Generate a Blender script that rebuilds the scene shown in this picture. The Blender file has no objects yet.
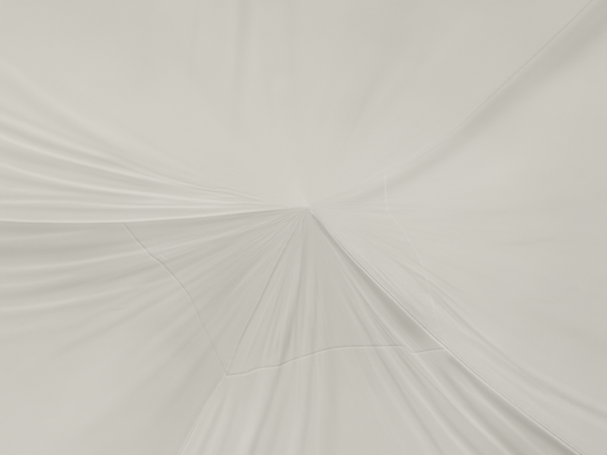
import bpy, math
import numpy as np
from mathutils import Vector

# ------------------------------------------------------------------ scene constants
W_PX, H_PX = 607.0, 455.0            # plan units used for the tailoring pattern
F = 560.0                            # focal length in the same units
CX, CY = 303.5, 227.5
APEX = np.array([308.0, 207.0])
EYE = 1.55                           # camera height above the ground, metres
D0 = 3.0                             # peak of the tent above the camera, metres
LDIR = math.radians(108.0)            # plan direction the daylight comes from
LTILT = math.radians(33.0)           # sun's tilt from the zenith
SKYF = 0.13                          # share of the light that comes from the open sky
K = 0.48                             # how strongly slope turns into tone
rng = np.random.RandomState(7)

def uv(p):                           # pattern point -> plan axes centred on the peak, y up
    p = np.asarray(p, float)
    return np.stack([p[..., 0] - APEX[0], -(p[..., 1] - APEX[1])], -1)

def spline(pts, n):
    p = np.asarray(pts, float)
    if len(p) == 2: p = np.array([p[0], (p[0] + p[1]) / 2, p[1]])
    q = np.vstack([2 * p[0] - p[1], p, 2 * p[-1] - p[-2]])
    out = []
    for i in range(len(p) - 1):
        t = np.linspace(0, 1, n, endpoint=False)[:, None]
        a, b, c, d = q[i], q[i + 1], q[i + 2], q[i + 3]
        out.append(.5 * ((2 * b) + (-a + c) * t + (2 * a - 5 * b + 4 * c - d) * t**2 + (-a + 3 * b - 3 * c + d) * t**3))
    out.append(p[-1:])
    return np.vstack(out)

# ------------------------------------------------------------------ seams (from the peak outwards)
S_UR = [(308,207),(325,200),(342,194),(366,182.5),(384.6,171.5),(405.5,162),(426.6,149),(458,127),(483,104),(510,79),(535,56),(558,34),(593,0),(700,-104),(930,-330)]
S_LR = [(308,207),(318.5,216),(335,236.5),(352.8,256.5),(387,290.5),(427.3,329),(449,348.6),(473,370.3),(500,392),(539,422.5),(583,455),(690,535),(960,720)]
S_LL = [(308,207),(298,223),(279,258),(258,303),(241,336.5),(226.5,373.5),(214,393),(203,411.5),(179,455),(130,545),(20,750)]
S_L = [(308,207),(282,209),(242,213),(203,217.3),(160,220.2),(118.7,222.6),(53,223),(0,221),(-80,214),(-500,180)]
def polar(pts):
    q = uv(spline(pts, 6)); r = np.hypot(q[:, 0], q[:, 1]); th = np.unwrap(np.arctan2(q[:, 1], q[:, 0]))
    r[0] = 0; th[0] = th[1]
    return r, th
seams = [polar(S_UR), polar(S_LR), polar(S_LL), polar(S_L)]
# clockwise order: UR -> LR -> LL -> L -> UR ; angles made decreasing
def seam_theta(k, r):
    rr, th = seams[k % 4]
    t = np.interp(r, rr, th)
    if k % 4 == 3: t = np.where(t > 0, t - 2 * math.pi, t)
    return t - (2 * math.pi if k >= 4 else 0)

CROSS_R = [(384.6,171.5),(385,183),(385.4,194.4),(388.6,211.5),(400,226),(408.5,240),(421,262.5),(429,291.5),(434.5,315),(440,331),(448,347.7)]
CROSS_B = [(448,349),(432,350.5),(413,353),(407,349),(402,346.4),(375,346.6),(345,347.2),(326,350),(308,355.5),(298,358.5),(290,361.5),(279,366.2),(267,367.5),(255.5,369.2),(248,372.8),(242,374),(226.5,376)]
CROSS_L = [(226.5,375.5),(217,355.5),(208,336),(198,315),(189.6,297),(175,278),(167,269.5),(160.3,262.6),(151,256),(145,249.5),(134,237.5),(122.7,223)]
crosses = [CROSS_R, CROSS_B, CROSS_L]

# ------------------------------------------------------------------ mesh lattice around the peak
HW = 1.6                             # half width of a seam
HC = 1.05                            # half width of a cross seam
cols_s = []                          # (sector k, s) columns; seams get their own strips
sect_n = [500, 430, 360, 640]
SEAMCOLS = 10
def sector_s(n): return np.linspace(0, 1, n)
# rows
NI, NC, NO = 230, 10, 250
tau_i = np.linspace(0.006, 1, NI) ** 1.15
def cross_r(k, s):
    if k == 3:                       # no cross seam in the back panel
        a, b = 185.0, 84.0
        return a + (b - a) * s ** 1.2
    q = uv(spline(crosses[k], 8)); r = np.hypot(q[:, 0], q[:, 1]); th = np.arctan2(q[:, 1], q[:, 0])
    if k == 2: th = np.where(th > 0, th - 2 * math.pi, th)
    A = seam_theta(k, r); B = seam_theta(k + 1, r)
    ss = (th - A) / (B - A)
    o = np.argsort(ss)
    return np.interp(s, ss[o], r[o])

def rows_for(rc):                    # rc: (ncol,) -> (nrow,ncol)
    inner = (rc - HC)[None] * tau_i[:, None]
    mid = rc[None] + np.linspace(-HC, HC, NC)[1:, None]
    R1 = 440.0
    to = np.linspace(0, 1, NO)[1:, None]
    outer = (rc + HC)[None] + (R1 - rc - HC)[None] * to
    far = R1 + (880 - R1) * (np.linspace(0, 1, 40)[1:, None]) + 0 * rc[None]
    return np.vstack([inner, mid, outer, far])
ROW_IN = NI - 1; ROW_OUT = NI + NC - 2           # row index of inner / outer edge of the cross seam
def delta(r): return np.minimum(HW / np.maximum(r, 1e-3), 0.10)

TH, RR, kinds = [], [], []           # columns
for k in range(4):
    n = sect_n[k]
    s = sector_s(n)
    # seam strip k
    rc0 = cross_r(k, np.array([0.0]))
    rp = cross_r((k + 3) % 4, np.array([1.0]))
    for j in range(SEAMCOLS - 1):
        f = j / (SEAMCOLS - 1)
        rc = rp * (1 - f) + rc0 * f
        r = rows_for(rc)[:, 0]
        TH.append(seam_theta(k, r) + delta(r) * (1 - 2 * f)); RR.append(r); kinds.append(('seam', k))
    R = rows_for(cross_r(k, s))
    for i in range(n - 1):
        r = R[:, i]
        A = seam_theta(k, r) - delta(r); B = seam_theta(k + 1, r) + delta(r)
        TH.append(A + (B - A) * s[i]); RR.append(r); kinds.append(('panel', k))
TH = np.ascontiguousarray(np.array(TH).T); RR = np.ascontiguousarray(np.array(RR).T)   # (row, col)
NR, NCOL = TH.shape
U = RR * np.cos(TH); V = RR * np.sin(TH)
PX = APEX[0] + U; PY = APEX[1] - V

# ------------------------------------------------------------------ folds in the cloth
# The slope of every fold is given as how much lighter or darker daylight makes that face;
# the relief is then solved so that the cloth really has those slopes.
GX0, GX1, GY0, GY1 = -260, 880, -260, 720
gx = np.arange(GX0, GX1, 1.0); gy = np.arange(GY0, GY1, 1.0)
GPX, GPY = np.meshgrid(gx, gy)
GU = GPX - APEX[0]; GV = -(GPY - APEX[1])
GR = np.hypot(GU, GV); GT = np.arctan2(GV, GU)
LV = np.array([math.cos(LDIR), math.sin(LDIR)])
def smooth(a, b, x):
    t = np.clip((x - a) / (b - a), 0, 1); return t * t * (3 - 2 * t)

def curve_field(pts, reach, uu, vv, n=7):
    """signed distance to a curve and position along it for the points near it"""
    c = uv(spline(pts, n))
    seg = np.diff(c, axis=0); L = np.hypot(seg[:, 0], seg[:, 1]); cum = np.concatenate([[0], np.cumsum(L)])
    lo = c.min(0) - reach; hi = c.max(0) + reach
    m = (uu > lo[0]) & (uu < hi[0]) & (vv > lo[1]) & (vv < hi[1])
    idx = np.nonzero(m.ravel())[0]
    u = uu.ravel()[idx]; v = vv.ravel()[idx]
    best = np.full(len(idx), 1e9); sd = np.zeros(len(idx)); sp = np.zeros(len(idx))
    for i in range(len(seg)):
        if L[i] < 1e-6: continue
        t = seg[i] / L[i]
        du = u - c[i, 0]; dv = v - c[i, 1]
        a = du * t[0] + dv * t[1]
        near = (a > -reach) & (a < L[i] + reach)
        dn = -du * t[1] + dv * t[0]
        ac = np.clip(a, 0, L[i])
        d2 = (a - ac) ** 2 + dn ** 2
        w = near & (d2 < best)
        best[w] = d2[w]; sd[w] = (np.sqrt(d2[w]) * np.sign(dn[w])); sp[w] = ((cum[i] + ac[w]) / cum[-1])
    k = np.abs(sd) < reach
    k &= best < 1e8
    return idx[k], sd[k], sp[k], cum[-1]

tone = np.zeros_like(GU)
def fold(pts, w, B, ends=(0.25, 0.25), wob=True):
    """one face of a fold, B steps lighter or darker than the flat cloth"""
    w = w if isinstance(w, (tuple, list)) else (w, w)
    B = B if isinstance(B, (tuple, list)) else (B, B)
    idx, d, s, L = curve_field(list(pts), max(w) * 2.6, GU, GV)
    ww = w[0] + (w[1] - w[0]) * s
    ww = ww * (.80 + .2 * smooth(2.5, 8, ww))
    bb = (B[0] + (B[1] - B[0]) * s) * 1.08
    e = 1.0
    if ends[0] > 0: e = e * smooth(-0.02, ends[0], s)
    if ends[1] > 0: e = e * (1 - smooth(1 - ends[1], 1.02, s))
    if wob:
        ph = rng.rand() * 6.28
        e = e * (1 + .08 * np.sin(s * L / 37.0 + ph) + .04 * np.sin(s * L / 15.0 + 2 * ph))
    tone.ravel()[idx] += bb * e * np.exp(-(d / ww) ** 2)

def ridge(pts, w, A, ends=(0, 0), pucker=0.0, period=9.0):
    idx, d, s, L = curve_field(pts, max(w * 5, 14 if pucker else 0), U, V)
    e = np.ones_like(s)
    if ends[0] > 0: e = e * smooth(-0.02, ends[0], s)
    if ends[1] > 0: e = e * (1 - smooth(1 - ends[1], 1.02, s))
    h = A * np.exp(-(d / w) ** 2) * e
    if pucker:
        x = s * L
        ph = rng.rand(4) * 6.28
        wv = np.sin(x / period * 6.28 + ph[0] + 1.5 * np.sin(x / 31 + ph[1])) * (.5 + .5 * np.sin(x / 23 + ph[2]))
        wv += .6 * np.sin(x / period * 2.9 + ph[3])
        h = h + pucker * wv * np.exp(-np.abs(d) / 3.2) * e
    Hh.ravel()[idx] += h
Hh = np.zeros(U.shape)

# the pale stitched line across the right panel
fold(CROSS_R, 1.4, 1.5, (.03,.03))

# --- the many small creases between the named folds
def fan(a, b, n, w, amp, ends=(.3, .3), jit=.35, span=(0, 1)):
    """small creases spread between two guide curves, each of its own length, width and strength"""
    pa = spline(a, 8); pb = spline(b, 8)
    ts = np.linspace(0, 1, 9)
    def at(p, t):
        x = np.linspace(0, 1, len(p)); return np.stack([np.interp(t, x, p[:, 0]), np.interp(t, x, p[:, 1])], -1)
    sgn = 1
    for i in range(n):
        f = (i + .5 + jit * (rng.rand() - .5) * 2) / n
        t0 = span[0] + (span[1] - span[0]) * rng.rand() * .45; t1 = span[1] - (span[1] - span[0]) * rng.rand() * .45
        t = t0 + (t1 - t0) * ts
        f2 = f + (rng.rand() - .5) * .5 / n * ts
        c = at(pa, t) * (1 - f2)[:, None] + at(pb, t) * f2[:, None]
        sc = .7 + .8 * rng.rand()
        fold(c, (w[0] * sc, w[1] * sc), sgn * amp * (.45 + .9 * rng.rand()), ends)
        sgn = -sgn if rng.rand() < .85 else sgn
fan([(304,226),(268,300),(232,380),(185,480)], [(316,224),(335,290),(372,380),(440,490)], 30, (1.0,2.6), 2.7)
fan([(314,226),(340,290),(385,370),(455,480)], [(314,217),(350,265),(420,345),(560,460)], 24, (.9,2.3), 3.0)
fan([(332,262),(352,300),(374,342),(400,390)], [(325,236),(352,276),(395,328),(440,370)], 12, (1.0,1.7), 2.5)
fan([(295,213),(200,250),(90,290),(-40,330)], [(298,220),(240,310),(180,400),(110,490)], 18, (2.0,6.5), 2.6)
fan([(290,210),(200,226),(100,240),(-40,246)], [(295,213),(200,250),(90,290),(-40,330)], 12, (1.4,3.2), 2.0)
fan([(285,203),(180,178),(90,140),(-40,90)], [(285,207),(180,209),(90,212),(-40,208)], 20, (.9,2.4), 2.4)
fan([(285,198),(200,165),(110,110),(-20,20)], [(285,203),(180,178),(90,140),(-40,90)], 8, (2,6), 1.3)
fan([(262,200),(230,192),(200,187),(170,180)], [(275,206),(240,204),(205,203),(150,204)], 16, (.7,1.1), 2.3)
fan([(322,219),(370,266),(420,318),(500,388)], [(350,225),(400,255),(470,300),(600,385)], 20, (1.0,3.0), 2.3, (.35,.45))
fan([(460,345),(500,380),(550,420),(620,470)], [(450,305),(500,345),(560,385),(650,430)], 10, (1.6,3.2), 2.4)
fan([(318,207),(360,207),(430,190),(640,120)], [(318,212),(370,235),(450,270),(640,330)], 9, (2.5,9), 1.1)
fan([(290,195),(262,120),(240,50),(220,-40)], [(300,195),(298,120),(300,50),(305,-40)], 8, (3.5,7), 1.5, (.4,.2))
fan([(280,195),(220,130),(170,60),(120,-40)], [(290,195),(262,120),(240,50),(220,-40)], 7, (4,9), 1.3, (.4,.2))
fan([(305,195),(310,120),(330,50),(350,-40)], [(322,198),(360,150),(430,70),(520,-40)], 9, (3.5,10), 1.2, (.4,.2))
fan([(306,210),(280,216),(262,222),(240,228)], [(310,211),(322,222),(335,236),(350,252)], 26, (.7,1.5), 2.6, (.15,.5))
# stray short wrinkles
for x, y, a, l, b in [(118,309,-8,14,-3),(10,186,12,16,-3),(20,190,8,22,3),(60,190,6,12,-2.5),(540,185,-50,16,-2),(597,195,-48,22,-2.5),(600,90,-50,20,-2),
                      (492,292,20,14,-2),(520,244,-3,30,-2),(540,300,10,40,-1.8),(572,340,35,20,2),(90,100,30,26,-1.5),(420,60,-60,30,-1.2),(163,257,40,9,6),(255,371,-6,16,4),(246,376,-10,10,-3)]:
    ca, sa = math.cos(math.radians(a)) * l / 2, math.sin(math.radians(a)) * l / 2
    fold([(x - ca, y - sa), (x + 1, y + .8), (x + ca, y + sa)], 1.1, b, (.4, .4))

# --- how each panel stands to the light
PANEL = {
 3: [(0,0,200),(100,0,198),(0,60,204),(150,100,206),(150,50,202),(80,100,206),(250,150,206),(303,185,208),(300,60,203),(300,0,198),(400,0,197),(380,100,203),(450,60,200),(520,20,196),(480,80,200),(430,120,204),(350,180,206),(0,110,205),(0,200,202),(150,195,203),(250,200,204),(210,40,202)],
 0: [(607,60,197),(607,150,198),(550,120,201),(450,200,206),(350,213,207),(400,250,205),(340,232,203),(375,265,201),(607,250,197),(607,320,195),(500,270,203),(550,350,200),(480,340,202),(607,430,198),(570,440,199),(430,310,200.5)],
 2: [(0,230,193),(100,230,194),(250,215,195),(150,260,197),(0,300,198),(240,280,193),(200,300,195),(225,350,194),(150,330,199),(0,350,202),(100,400,202),(0,455,204),(180,400,197),(150,450,200),(290,225,193),(290,213,198),(255,218,197)],
 1: [(308,225,192),(280,300,194),(240,360,196),(330,300,196),(345,380,198),(250,420,200),(200,455,202),(213,405,200),(350,440,200),(420,430,200),(400,330,193),(450,380,195),(560,455,189),(380,300,193)],
}
base_tone = np.zeros_like(GU)
th_s = [seam_theta(k, GR) for k in range(5)]
for k in range(4):
    num = 0; den = 1e-12
    for x, y, v in PANEL[k]:
        if k in (1, 2): v -= .7
        wgt = np.exp(-((GPX - x) ** 2 + (GPY - y) ** 2) / (2 * 34.0 ** 2)) + 1e-7 / (1 + ((GPX - x) ** 2 + (GPY - y) ** 2) / 1e4) ** 2
        num = num + wgt * v; den = den + wgt
    A = th_s[k]; Bq = th_s[k + 1]
    tt = GT.copy()
    tt = np.where(tt > A, tt - 2 * math.pi, tt)
    m = (tt <= A) & (tt > Bq)
    base_tone[m] = (num / den)[m]
base_tone[base_tone == 0] = 200

# --- upper left fan
fold([(-60,98),(0,117),(32,129),(79,147.5),(111,157),(137,166)], 3.6, 4)
fold([(-60,104),(0,126),(40,142),(79,154),(119,165),(150,173)], 4, -6)
fold([(-60,112),(0,136),(26,146),(66,158.5),(111,170),(158,180),(203,189)], 2.3, 7)
fold([(-60,133),(0,150),(40,160),(79,168),(119,178),(158,187),(205,195)], 5.5, -6)
fold([(-60,147),(0,164),(26,172.5),(66,182),(106,189),(158,195),(190,198.6),(216,201),(250,203)], 2.3, 7)
fold([(-60,162),(0,176),(40,184),(79,190.5),(119,195.5),(170,200)], 4, -4.5)
fold([(-60,178),(0,187),(40,192),(90,196)], 3.5, 3)
fold([(-60,192),(0,196.5),(66,197.5),(119,201),(150,203)], 2.6, -3.5)
fold([(-60,200),(0,202),(66,202),(119,206),(158,207),(190,207),(229,206),(262,206)], 1.9, 5.5)
fold([(-60,204),(0,207),(79,210.5),(158,211.5),(230,209)], 3.4, -4)
fold([(-80,30),(0,62),(40,92),(90,125),(150,158)], 5, 2)
fold([(-80,45),(0,80),(40,108),(90,138),(150,165)], 6, -2)
fold([(-60,75),(0,100),(50,124),(100,146)], 5, 1.8)
fold([(-60,82),(0,108),(50,130),(100,150),(160,170)], 3, -2)
fold([(60,120),(100,140),(150,162),(200,180)], 2.5, -1.5)
# puckers near the peak, left
fold([(205,188),(221,187.5),(240,191),(262,197)], 1.0, -2.5)
fold([(203,191),(222,190),(241,194),(268,201)], 1.0, 2.5)
fold([(216,184),(232,188),(246,192)], .9, 2)
fold([(196,196),(213,199),(240,198),(268,202)], 1.1, -4)
fold([(210,203.5),(240,202),(275,205)], 1.1, 3.5)
fold([(215,206),(250,204.5),(290,206.5)], 1.0, -4)
fold([(170,203),(200,203.5),(235,203.5)], 1.2, -3)
fold([(130,203),(150,201),(170,201)], 1.2, 2.5)
fold([(180,213),(230,209.5),(290,207)], 1.6, -3)
# --- along the left seam
fold([(-200,205),(0,219.3),(53,221.3),(118.7,221),(160,218.5),(203,215.6),(242,211.4),(290,207)], 1.4, 7.5, (0,.1))
fold([(-200,213),(0,228),(53,229.5),(118.7,228.5),(160,226),(203,222.5),(250,216),(296,209)], (6,4), (-6,-2.5), (0,.1))
# --- left panel
fold([(-80,238),(0,239),(53,235),(92,231),(125,228)], 2.6, 4)
fold([(-80,254),(0,252.5),(60,250),(105,244),(150,236),(190,228),(230,220),(290,210)], (8,4.5), (-6.5,-2), (0,.15))
fold([(232,216.5),(260,213),(285,210.5)], 1.6, -2.5)
fold([(-80,270),(0,269),(40,266.5),(79,262.5),(111,257),(137,253),(190,243),(229,233.5),(269,222.5),(297,212)], (3.8,2.6), (5,5))
fold([(200,246),(240,235),(280,222),(300,213)], 3.4, -3)
fold([(-80,287),(0,286),(40,282),(66,277),(100,272)], 2.6, 3.5)
fold([(-80,277),(0,277),(50,273),(100,266)], 3, -2)
fold([(-80,298),(0,297),(66,286.5),(106,279),(132,272),(182,258),(215,247)], 5.5, -4.5)
fold([(-80,311),(0,309.5),(40,305.5),(79,299),(111,292),(145,285),(176,277),(203,268),(230,257)], 2.8, 4.2, (.25,.45))
fold([(-80,320),(0,318),(45,312),(90,304),(130,297)], 4, -3)
fold([(-80,333),(0,331),(40,324.5),(80,316)], 4, 2.2)
fold([(-60,345),(0,342),(60,330),(120,316)], 5, -1.6)
fold([(104,311),(119,309),(133,307)], .8, -2.5)
fold([(250,240),(230,290),(205,330)], 12, -1.5)
fold([(150,300),(180,340),(195,385),(170,430),(140,480)], 12, -2.5, (.3,0))
fold([(140,290),(100,370),(30,455)], 22, 1.6)
fold([(150,395),(110,420),(60,452)], 7, -1.2)
# --- lower left seam and bottom folds
fold([(300,222),(281,256),(260,302),(244,334),(230,368)], 2.2, -3)
fold([(303,223),(285,258),(265,303),(249,336),(236,366)], 5, 2)
fold([(226,376),(216,391),(205,410),(181,455),(132,545)], 1.5, 4.5, (.05,0))
fold([(222,374),(210,393),(199,410),(173,457),(124,547)], 3.2, -3, (.05,0))
fold([(226,385),(214,410),(195,450),(160,520)], 3.2, 2.6, (.15,0))
fold([(231,382),(217,415),(201,452),(170,525)], 2.6, -4, (.2,0))
fold([(232,382),(223,418),(210,452),(185,525)], 3.4, 3.6, (.15,0))
fold([(241,380),(231,420),(219,455),(196,530)], 3.4, -4, (.2,0))
fold([(268,345),(263,378),(252,422),(239,457),(215,535)], (3.5,6.5), 6.5, (.2,0))
fold([(306,222),(302,268),(291,328),(280,368),(267,411),(254,447),(230,530)], (3,4.2), -7.5, (.1,0))
fold([(303,236),(294,285),(282,325),(271,352)], 4.5, 4)
fold([(290,375),(279,420),(268,457),(250,530)], 4.6, -3.5, (.2,0))
fold([(309,250),(309,290),(304,340),(300,367),(298,414),(290,457),(275,535)], (2.5,4.6), 5.5, (.2,0))
fold([(314,230),(316,290),(313,350),(310,380),(307,420),(302,450),(292,540)], (3,3.6), -4.5, (.2,0))
fold([(318,270),(320,330),(320,380),(318,430),(314,540)], 3.2, 3.2, (.25,0))
fold([(322,250),(328,300),(332,350),(333,390),(329,440),(322,540)], (5,9), -3.2, (.15,0))
fold([(327,300),(338,345),(353,378),(368,416),(380,452),(400,540)], (3,7), 3.2, (.3,0))
fold([(331,285),(345,316),(357,347),(372,385),(392,440),(420,540)], (2,4), -2.6, (.3,0))
fold([(334,280),(346,303),(358,328),(366,349),(379,375),(405,417),(429,455),(470,540)], (2,3.4), (6,6.5), (.15,0))
fold([(340,284),(353,308),(367,331),(377,352),(389,371),(412,410),(442,455),(490,540)], (2,3.6), (-5.5,-7), (.15,0))
fold([(336,262),(353,290),(374,328),(385,348),(403,375),(427,406),(448,433),(468,455),(540,540)], (2,2.8), (6.5,9), (.12,0))
fold([(338,258),(349,276),(371,311),(388,336),(406,363),(427,392),(448,420),(480,455),(560,540)], (2,5.2), (-5,-8), (.12,0))
fold([(312,216),(334,250),(358,287),(387,324),(405,344),(427,369),(448,394),(464,413),(500,447),(600,540)], (2,3.2), (6.5,8.5), (.1,0))
# the deep face under the lower right seam
fold([(312,214),(325,232),(343,252),(368,281),(398,314),(420,338),(436,352)], (2.2,9.5), (-13,-11.5), (.03,.22))
fold([(425,352),(445,374),(463,397),(500,436),(600,530)], (4,6), -9, (.15,0))
fold([(436,352),(453,362),(473,389),(500,416),(534,447),(640,540)], (2,3.8), (3,6), (.2,0))
fold([(447,356),(466,373),(488,394),(526,424),(560,447),(660,520)], (4.5,8), (-11,-11), (.03,0))
fold([(311,211),(318,217.5),(334,238),(351.5,258),(385.5,292),(425.5,331),(447.5,350.5),(472,372.5),(499,394),(538,424.5),(582,457),(690,538)], 1.3, (15,19), (.02,0))
# --- right panel
fold([(455,327),(463,342),(508,375),(534,392),(568,409),(605,427),(690,470)], (3,4.5), 3.5, (.15,0))
fold([(450,315),(466,335),(500,361),(534,383),(566,399),(605,415),(690,455)], (3,4), -3.4, (.15,0))
fold([(430,286),(452,306),(481,334),(526,367),(566,388),(605,408),(690,448)], (2.2,4.5), 3.6, (.15,0))
fold([(424,281),(447,305),(463,321),(486,341),(520,366)], (2,3), -6.3)
fold([(420,284),(447,316),(462,330),(480,345)], 2, 5.2)
fold([(400,264),(432,296),(455,320),(470,333)], 1.8, -5.4)
fold([(380,250),(405,268),(432,284),(455,303),(480,325)], 2.2, -4.5)
fold([(384,262),(411,286),(427,299),(440,314)], 1.7, 5.1)
fold([(380,266),(405.5,290),(429,312)], 1.6, -5.4)
fold([(372,262),(398,290),(428,318)], 1.5, 4.5)
fold([(368,264),(392,290),(418,315),(432,327)], 1.3, -4.2)
fold([(395,248),(424,268),(448,284),(475,300)], 1.8, -3.6)
fold([(392,253),(420,272),(446,292),(466,312)], 1.8, 4.2)
fold([(375,245),(395,256),(420,268)], 2, -2.7)
fold([(352,249),(375,272),(400,296),(430,325)], 1.6, -3.9)
fold([(345,236),(375,265),(410,300)], 2.5, 2.7)
fold([(500,300),(540,318),(600,345),(680,380)], 8, -2, (.3,0))
fold([(440,300),(500,335),(607,395),(700,440)], 9, 1)
fold([(480,245),(520,243),(560,238)], 3, -1.8)
# --- under the upper right seam: the cloth rolls away from the light
fold([(318,207),(340,205),(365,197),(400,181),(440,156),(470,131),(505,101),(540,75),(575,47),(610,15),(700,-70)], (4.5,19), (-3.8,-10.5), (.1,0))
fold([(340,194),(366,181.5),(384,170.5),(405.5,161),(426.6,147),(458,125),(510,77)], 2.4, 2, (.2,.4))
fold([(405.5,162),(426.6,149),(458,127),(483,104),(510,79),(535,56),(558,34),(593,0),(700,-104)], 1.1, (-2,-5), (.3,0))
fold([(407,168),(430,152),(462,131),(490,106),(515,84),(545,56),(605,0),(710,-100)], (4,8), (-2,-5), (.3,0))
fold([(330,202),(352,196),(385,178),(420,160)], 2.5, 1)
fold([(332,198),(344,192),(368,180)], 1.2, -1.5)
fold([(398,170),(420,157),(450,137)], 1.4, -2.5)
fold([(480,190),(540,130),(607,70)], 22, 1.2, (.2,0))
# --- back panel
fold([(250,-60),(246,0),(242,50),(238,100),(231,175)], (10,8), -3.4, (0,.65))
fold([(246,-60),(243,0),(239,50),(236,90),(231,140)], (4.5,3.5), -.8, (0,.6))
fold([(236,-60),(233,0),(231,60),(228,110)], 6, 2, (0,.4))
fold([(258,-60),(255,0),(250,60),(246,120)], 7, 1.6, (0,.4))
fold([(200,-60),(196,20),(190,80),(195,130)], 4, -1.6, (0,.4))
fold([(140,-40),(146,30),(150,75),(165,110)], 14, -2.2, (0,.4))
fold([(290,-60),(292,20),(295,100),(303,170)], 6, -1.3, (0,.4))
fold([(430,-60),(400,30),(365,100),(330,170)], 18, -2, (0,.35))
fold([(385,60),(355,125),(330,165)], 5, -1.2)
fold([(302,160),(290,178),(280,192)], 3, -1.2)
# --- seams themselves: rolled edge with a stitched groove, cloth puckers beside it
ridge(S_UR[3:], .9, -.10, (.25, 0), .05, 8)
ridge(S_LR[1:], .9, .42, (.05, 0), .05, 8)
ridge([(p[0] + .9, p[1] - .9) for p in S_LR[1:]], .7, -.34, (.05, 0))
ridge(S_LL[1:], .9, .20, (.03, 0), .06, 9)
ridge(S_L[1:], .8, .12, (.03, 0), .03, 9)
ridge(CROSS_R, .9, -.07, (.03, .05), .06, 7.5)
ridge(CROSS_B, 1.0, -.26, (.02, .02), .07, 9)
ridge(CROSS_L, 1.0, -.38, (.02, .02), .06, 10)

# --- fine radial creasing and cloth unevenness
def vnoise(x, y, seed, wrapx=None):
    g = np.random.RandomState(seed).rand(257, 257) * 2 - 1
    xi = np.floor(x).astype(int); yi = np.floor(y).astype(int)
    fx = x - xi; fy = y - yi
    fx = fx**3 * (fx * (6 * fx - 15) + 10); fy = fy**3 * (fy * (6 * fy - 15) + 10)
    X0 = xi % 256; X1 = (xi + 1) % 256; Y0 = yi % 256; Y1 = (yi + 1) % 256
    return (g[Y0, X0] * (1 - fx) + g[Y0, X1] * fx) * (1 - fy) + (g[Y1, X0] * (1 - fx) + g[Y1, X1] * fx) * fy
thn = TH / (2 * math.pi)
near = np.exp(-(RR / 90.0) ** 1.2)
far_ = smooth(20, 160, RR)
upn = .4 + .6 * smooth(.25, -.15, np.sin(TH))
Hh += upn * RR * .0024 * vnoise(thn * 128, np.log(RR + 8) * 2.2, 11) * near
Hh += upn * RR * .0018 * vnoise(thn * 256, np.log(RR + 8) * 3.0, 12) * near
lowmask = .35 + .65 * smooth(.15, -.25, np.sin(TH))       # creasing is stronger in the gathered lower panels
Hh += .05 * vnoise(thn * 128 + .3, np.log(RR + 20) * 2.5, 13) * far_ * lowmask
Hh += .04 * vnoise(thn * 256 + .7, np.log(RR + 20) * 4.5, 14) * far_ * lowmask
Hh += .18 * vnoise(U / 34 + 60, V / 34 + 60, 15) * far_
Hh += .04 * vnoise(U / 13 + 90, V / 13 + 90, 16) * far_
Hh += .5 * vnoise(U / 85 + 60, V / 85 + 60, 17) * far_

# --- the tent's own shape: steep at the peak, easing outwards; solved relief laid over it
def cone(r): return -(k0 * r + k1 * rs * (1 - np.exp(-r / rs)))
k0, k1, rs = 0.03, 0.15, 150.0
def blur(a, n):
    for _ in range(n):
        a = (np.roll(a, 1, 0) + 2 * a + np.roll(a, -1, 0)) / 4
        a = (np.roll(a, 1, 1) + 2 * a + np.roll(a, -1, 1)) / 4
    return a
want = blur(base_tone, 3) + tone * 1.22
want = 2.55 * np.log(want / 201.0)                     # relative light wanted
fade = 1 - smooth(400, 560, np.maximum(GR, 0))
ny, nx = GU.shape
ky = np.fft.fftfreq(ny)[:, None] * 2 * math.pi; kx = np.fft.rfftfreq(nx)[None] * 2 * math.pi
KL = kx * LV[0] - ky * LV[1]                          # derivative towards the light (rows run downwards)
KK = kx ** 2 + ky ** 2
lvec = np.array([LV[0] * math.sin(LTILT), LV[1] * math.sin(LTILT), math.cos(LTILT)])
rel = np.zeros_like(GU)
ray_x = (GPX - CX) / F; ray_y = -(GPY - CY) / F
def light_of(rel):
    z = D0 * (1 + (cone(GR) + rel) / F)
    x = ray_x * z; y = ray_y * z
    zx = np.gradient(z, axis=1); zy = np.gradient(z, axis=0)
    xx = np.gradient(x, axis=1); xy = np.gradient(x, axis=0)
    yx = np.gradient(y, axis=1); yy = np.gradient(y, axis=0)
    nxx = yx * zy - zx * yy; nyy = zx * xy - xx * zy; nzz = xx * yy - yx * xy
    sgn = np.sign(nzz); ln = np.sqrt(nxx**2 + nyy**2 + nzz**2)
    ndl = (nxx * lvec[0] + nyy * lvec[1] + nzz * lvec[2]) * sgn / ln
    return SKYF + (1 - SKYF) * ndl / lvec[2]
for it in range(3):
    res = (want - np.log(light_of(rel) / 1.0)) * fade
    res -= (res * fade).sum() / fade.sum(); res *= fade
    D = 1j * KL
    den = np.abs(D) ** 2 + .18 * KK + 1e-6
    Hf = np.conj(D) * np.fft.rfft2(-res / K) / den
    Hf[0, 0] = 0
    rel = rel + np.fft.irfft2(Hf, s=GU.shape)
Bs = lambda k: (4 + 2 * np.cos(k)) / 6.0
rel = np.fft.irfft2(np.fft.rfft2(rel) / (Bs(kx) * Bs(ky)), s=GU.shape)
rel -= rel[int(APEX[1] - GY0), int(APEX[0] - GX0)]
def sample(a, px, py):
    x = np.clip(px - GX0, 1.001, nx - 3.001); y = np.clip(py - GY0, 1.001, ny - 3.001)
    xi = x.astype(int); yi = y.astype(int); fx = x - xi; fy = y - yi
    def wts(t):                                       # cubic B-spline: smooth normals
        return [(1 - t)**3 / 6, (3*t**3 - 6*t**2 + 4) / 6, (-3*t**3 + 3*t**2 + 3*t + 1) / 6, t**3 / 6]
    wx = wts(fx); wy = wts(fy); out = 0
    for j in range(4):
        row = 0
        for i in range(4):
            row = row + wx[i] * a[yi + j - 1, xi + i - 1]
        out = out + wy[j] * row
    return out
Hh += sample(rel, PX, PY) * (1 - smooth(480, 640, RR))
base = cone(RR)

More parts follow.
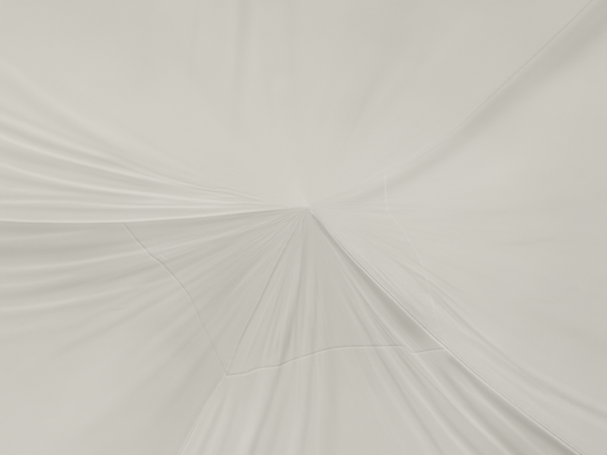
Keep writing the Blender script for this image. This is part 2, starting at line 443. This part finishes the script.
# --- to world space (camera looks straight up from below the peak)
rayx = (PX - CX) / F; rayy = -(PY - CY) / F
Z = D0 * (1 + base / F) + Hh * D0 / F
Z = np.maximum(Z, .6)
X = -rayx * Z; Y = rayy * Z; ZW = EYE + Z
co = np.stack([X, Y, ZW], -1).reshape(-1, 3)

# ------------------------------------------------------------------ materials
def fabric(name, tint=(1, 1, 1), trans=.55, bump=.28):
    m = bpy.data.materials.new(name); m.use_nodes = True
    nt = m.node_tree; N = nt.nodes; Lk = nt.links; N.clear()
    out = N.new('ShaderNodeOutputMaterial')
    tc = N.new('ShaderNodeTexCoord')
    n1 = N.new('ShaderNodeTexNoise'); n1.inputs['Scale'].default_value = 1.7; n1.inputs['Detail'].default_value = 5
    Lk.new(tc.outputs['Object'], n1.inputs['Vector'])
    ramp = N.new('ShaderNodeMapRange'); ramp.inputs['From Min'].default_value = .3; ramp.inputs['From Max'].default_value = .7
    ramp.inputs['To Min'].default_value = 0; ramp.inputs['To Max'].default_value = 1
    Lk.new(n1.outputs['Fac'], ramp.inputs['Value'])
    mix = N.new('ShaderNodeMix'); mix.data_type = 'RGBA'
    c = BASE
    mix.inputs['A'].default_value = (c[0] * tint[0] * .985, c[1] * tint[1] * .985, c[2] * tint[2] * .972, 1)
    mix.inputs['B'].default_value = (c[0] * tint[0], c[1] * tint[1], c[2] * tint[2], 1)
    Lk.new(ramp.outputs['Result'], mix.inputs['Factor'])
    # fine weave: two crossed thread directions plus slubs
    w1 = N.new('ShaderNodeTexNoise'); w1.inputs['Scale'].default_value = 1.0; w1.inputs['Detail'].default_value = 2
    mp = N.new('ShaderNodeMapping'); mp.inputs['Scale'].default_value = (40, 260, 40)
    Lk.new(tc.outputs['Object'], mp.inputs['Vector']); Lk.new(mp.outputs['Vector'], w1.inputs['Vector'])
    w2 = N.new('ShaderNodeTexNoise'); w2.inputs['Scale'].default_value = 1.0; w2.inputs['Detail'].default_value = 2
    mp2 = N.new('ShaderNodeMapping'); mp2.inputs['Scale'].default_value = (260, 40, 40)
    Lk.new(tc.outputs['Object'], mp2.inputs['Vector']); Lk.new(mp2.outputs['Vector'], w2.inputs['Vector'])
    add = N.new('ShaderNodeMath'); add.operation = 'ADD'
    Lk.new(w1.outputs['Fac'], add.inputs[0]); Lk.new(w2.outputs['Fac'], add.inputs[1])
    b = N.new('ShaderNodeBump'); b.inputs['Strength'].default_value = bump; b.inputs['Distance'].default_value = .0012
    Lk.new(add.outputs[0], b.inputs['Height'])
    dif = N.new('ShaderNodeBsdfDiffuse'); tr = N.new('ShaderNodeBsdfTranslucent')
    for s in (dif, tr):
        Lk.new(mix.outputs['Result'], s.inputs['Color']); Lk.new(b.outputs['Normal'], s.inputs['Normal'])
    ms = N.new('ShaderNodeMixShader'); ms.inputs['Fac'].default_value = trans
    Lk.new(dif.outputs[0], ms.inputs[1]); Lk.new(tr.outputs[0], ms.inputs[2])
    Lk.new(ms.outputs[0], out.inputs['Surface'])
    return m
BASE = (.764, .790, .789)
cloth = fabric('tent_fabric')
tape = fabric('seam_fabric', (.985, .985, .98), .55, .2)
pale = fabric('pale_seam_fabric', (1.032, 1.032, 1.036), .55, .2)

# ------------------------------------------------------------------ objects
C = bpy.context.scene.collection
root = bpy.data.objects.new('tent_canopy', None); C.objects.link(root)
root.location = (-(APEX[0] - CX) / F * D0, -(APEX[1] - CY) / F * D0, EYE + D0)
root['label'] = 'cream white fabric tent roof gathered to a peak, seen from underneath, with stitched seams'
root['category'] = 'tent roof'
rl = np.array(root.location)

gid = np.arange(NR * NCOL).reshape(NR, NCOL)
def piece(name, cols, r0, r1, mat, label=None, close_tip=None):
    """cols: list of lattice columns (may wrap), rows r0..r1 inclusive, as one mesh"""
    g = gid[r0:r1 + 1][:, cols]
    nr, nc = g.shape
    v = co[g.ravel()] - rl
    li = np.arange(nr * nc).reshape(nr, nc)
    f = np.stack([li[:-1, :-1], li[:-1, 1:], li[1:, 1:], li[1:, :-1]], -1).reshape(-1, 4)
    me = bpy.data.meshes.new(name)
    me.vertices.add(len(v)); me.vertices.foreach_set('co', v.astype(np.float32).ravel())
    me.loops.add(f.size); me.loops.foreach_set('vertex_index', f.astype(np.int32).ravel())
    me.polygons.add(len(f))
    me.polygons.foreach_set('loop_start', np.arange(0, f.size, 4, dtype=np.int32))
    me.polygons.foreach_set('loop_total', np.full(len(f), 4, dtype=np.int32))
    me.update(calc_edges=True); me.validate()
    me.polygons.foreach_set('use_smooth', np.ones(len(f), dtype=bool))
    me.materials.append(mat)
    o = bpy.data.objects.new(name, me); C.objects.link(o); o.parent = root
    if label: o['label'] = label
    return o

start = []
c = 0
for k in range(4):
    start.append((c, c + SEAMCOLS - 1)); c += SEAMCOLS - 1 + sect_n[k] - 1
LAST = NR - 1
side = ['right', 'front', 'left', 'back']
for k in range(4):
    s0, p0 = start[k]
    s1 = start[(k + 1) % 4][0] if k < 3 else NCOL
    pc = [x % NCOL for x in range(p0, s1 + 1)]
    sc_ = list(range(s0, p0 + 1))
    piece('radial_seam', sc_, 0, LAST, tape)
    if k == 3:
        piece('roof_panel', pc, 0, LAST, cloth, 'widest smooth roof panel without a cross seam')
    else:
        piece('peak_panel', pc, 0, ROW_IN, cloth)
        piece('cross_seam', pc, ROW_IN, ROW_OUT, pale if k == 0 else tape, 'paler puckered cross seam curving between two ridges' if k == 0 else None)
        piece('roof_panel', pc, ROW_OUT, LAST, cloth)
# the knot of cloth that closes the peak
tip = co[gid[0]] - rl
ctr = tip.mean(0) + np.array([0, 0, .002])
me = bpy.data.meshes.new('peak_cap')
me.from_pydata([tuple(p) for p in tip] + [tuple(ctr)], [], [(i, (i + 1) % NCOL, NCOL) for i in range(NCOL)])
for p in me.polygons: p.use_smooth = True
me.materials.append(tape)
o = bpy.data.objects.new('peak_cap', me); C.objects.link(o); o.parent = root

# ------------------------------------------------------------------ unseen floor disc, added to bounce warm light up into the folds
gm = bpy.data.materials.new('dry_ground'); gm.use_nodes = True
gn = gm.node_tree.nodes; gl = gm.node_tree.links; pb = gn['Principled BSDF']; pb.inputs['Roughness'].default_value = .95
nz = gn.new('ShaderNodeTexNoise'); nz.inputs['Scale'].default_value = 3; nz.inputs['Detail'].default_value = 8
cr = gn.new('ShaderNodeValToRGB'); cr.color_ramp.elements[0].color = (.22, .19, .09, 1); cr.color_ramp.elements[1].color = (.35, .31, .16, 1)  # olive tan chosen for the tint it bounces onto the cloth
gl.new(nz.outputs['Fac'], cr.inputs['Fac']); gl.new(cr.outputs['Color'], pb.inputs['Base Color'])
NG = 64
gv = [(0, 0, 0)] + [(60 * math.cos(i / NG * 2 * math.pi), 60 * math.sin(i / NG * 2 * math.pi), 0) for i in range(NG)]
gme = bpy.data.meshes.new('ground'); gme.from_pydata(gv, [], [(0, 1 + i, 1 + (i + 1) % NG) for i in range(NG)]); gme.materials.append(gm)
go = bpy.data.objects.new('ground', gme); C.objects.link(go); go['kind'] = 'structure'

# ------------------------------------------------------------------ camera
cam = bpy.data.cameras.new('camera'); co_ = bpy.data.objects.new('camera', cam); C.objects.link(co_)
co_.location = (0, 0, EYE)
co_.rotation_euler = (math.pi, 0, math.pi)       # looks straight up, image top towards +Y
cam.sensor_width = 36; cam.lens = 36 * F / W_PX; cam.clip_end = 500; cam.clip_start = .01
bpy.context.scene.camera = co_

# ------------------------------------------------------------------ daylight
to_sun = Vector((-math.cos(LDIR) * math.sin(LTILT), math.sin(LDIR) * math.sin(LTILT), math.cos(LTILT)))
sun = bpy.data.lights.new('sun', 'SUN'); so = bpy.data.objects.new('sun', sun); C.objects.link(so)
sun.energy = 3.2; sun.angle = math.radians(3); sun.color = (1, .995, .985)
so.rotation_euler = to_sun.to_track_quat('Z', 'Y').to_euler(); so.location = (0, 0, 12)
w = bpy.data.worlds.new('World'); bpy.context.scene.world = w; w.use_nodes = True
nt = w.node_tree; bg = nt.nodes['Background']; bg.inputs['Strength'].default_value = .05
sky = nt.nodes.new('ShaderNodeTexSky'); sky.sky_type = 'NISHITA'; sky.sun_disc = False; sky.dust_density = 10; sky.ozone_density = 0; sky.air_density = .1
sky.sun_elevation = math.pi / 2 - LTILT
sky.sun_rotation = math.atan2(to_sun.x, to_sun.y)
nt.links.new(sky.outputs['Color'], bg.inputs['Color'])
vs = bpy.context.scene.view_settings
vs.view_transform = 'Standard'; vs.look = 'None'; vs.gamma = 1; vs.exposure = -0.115
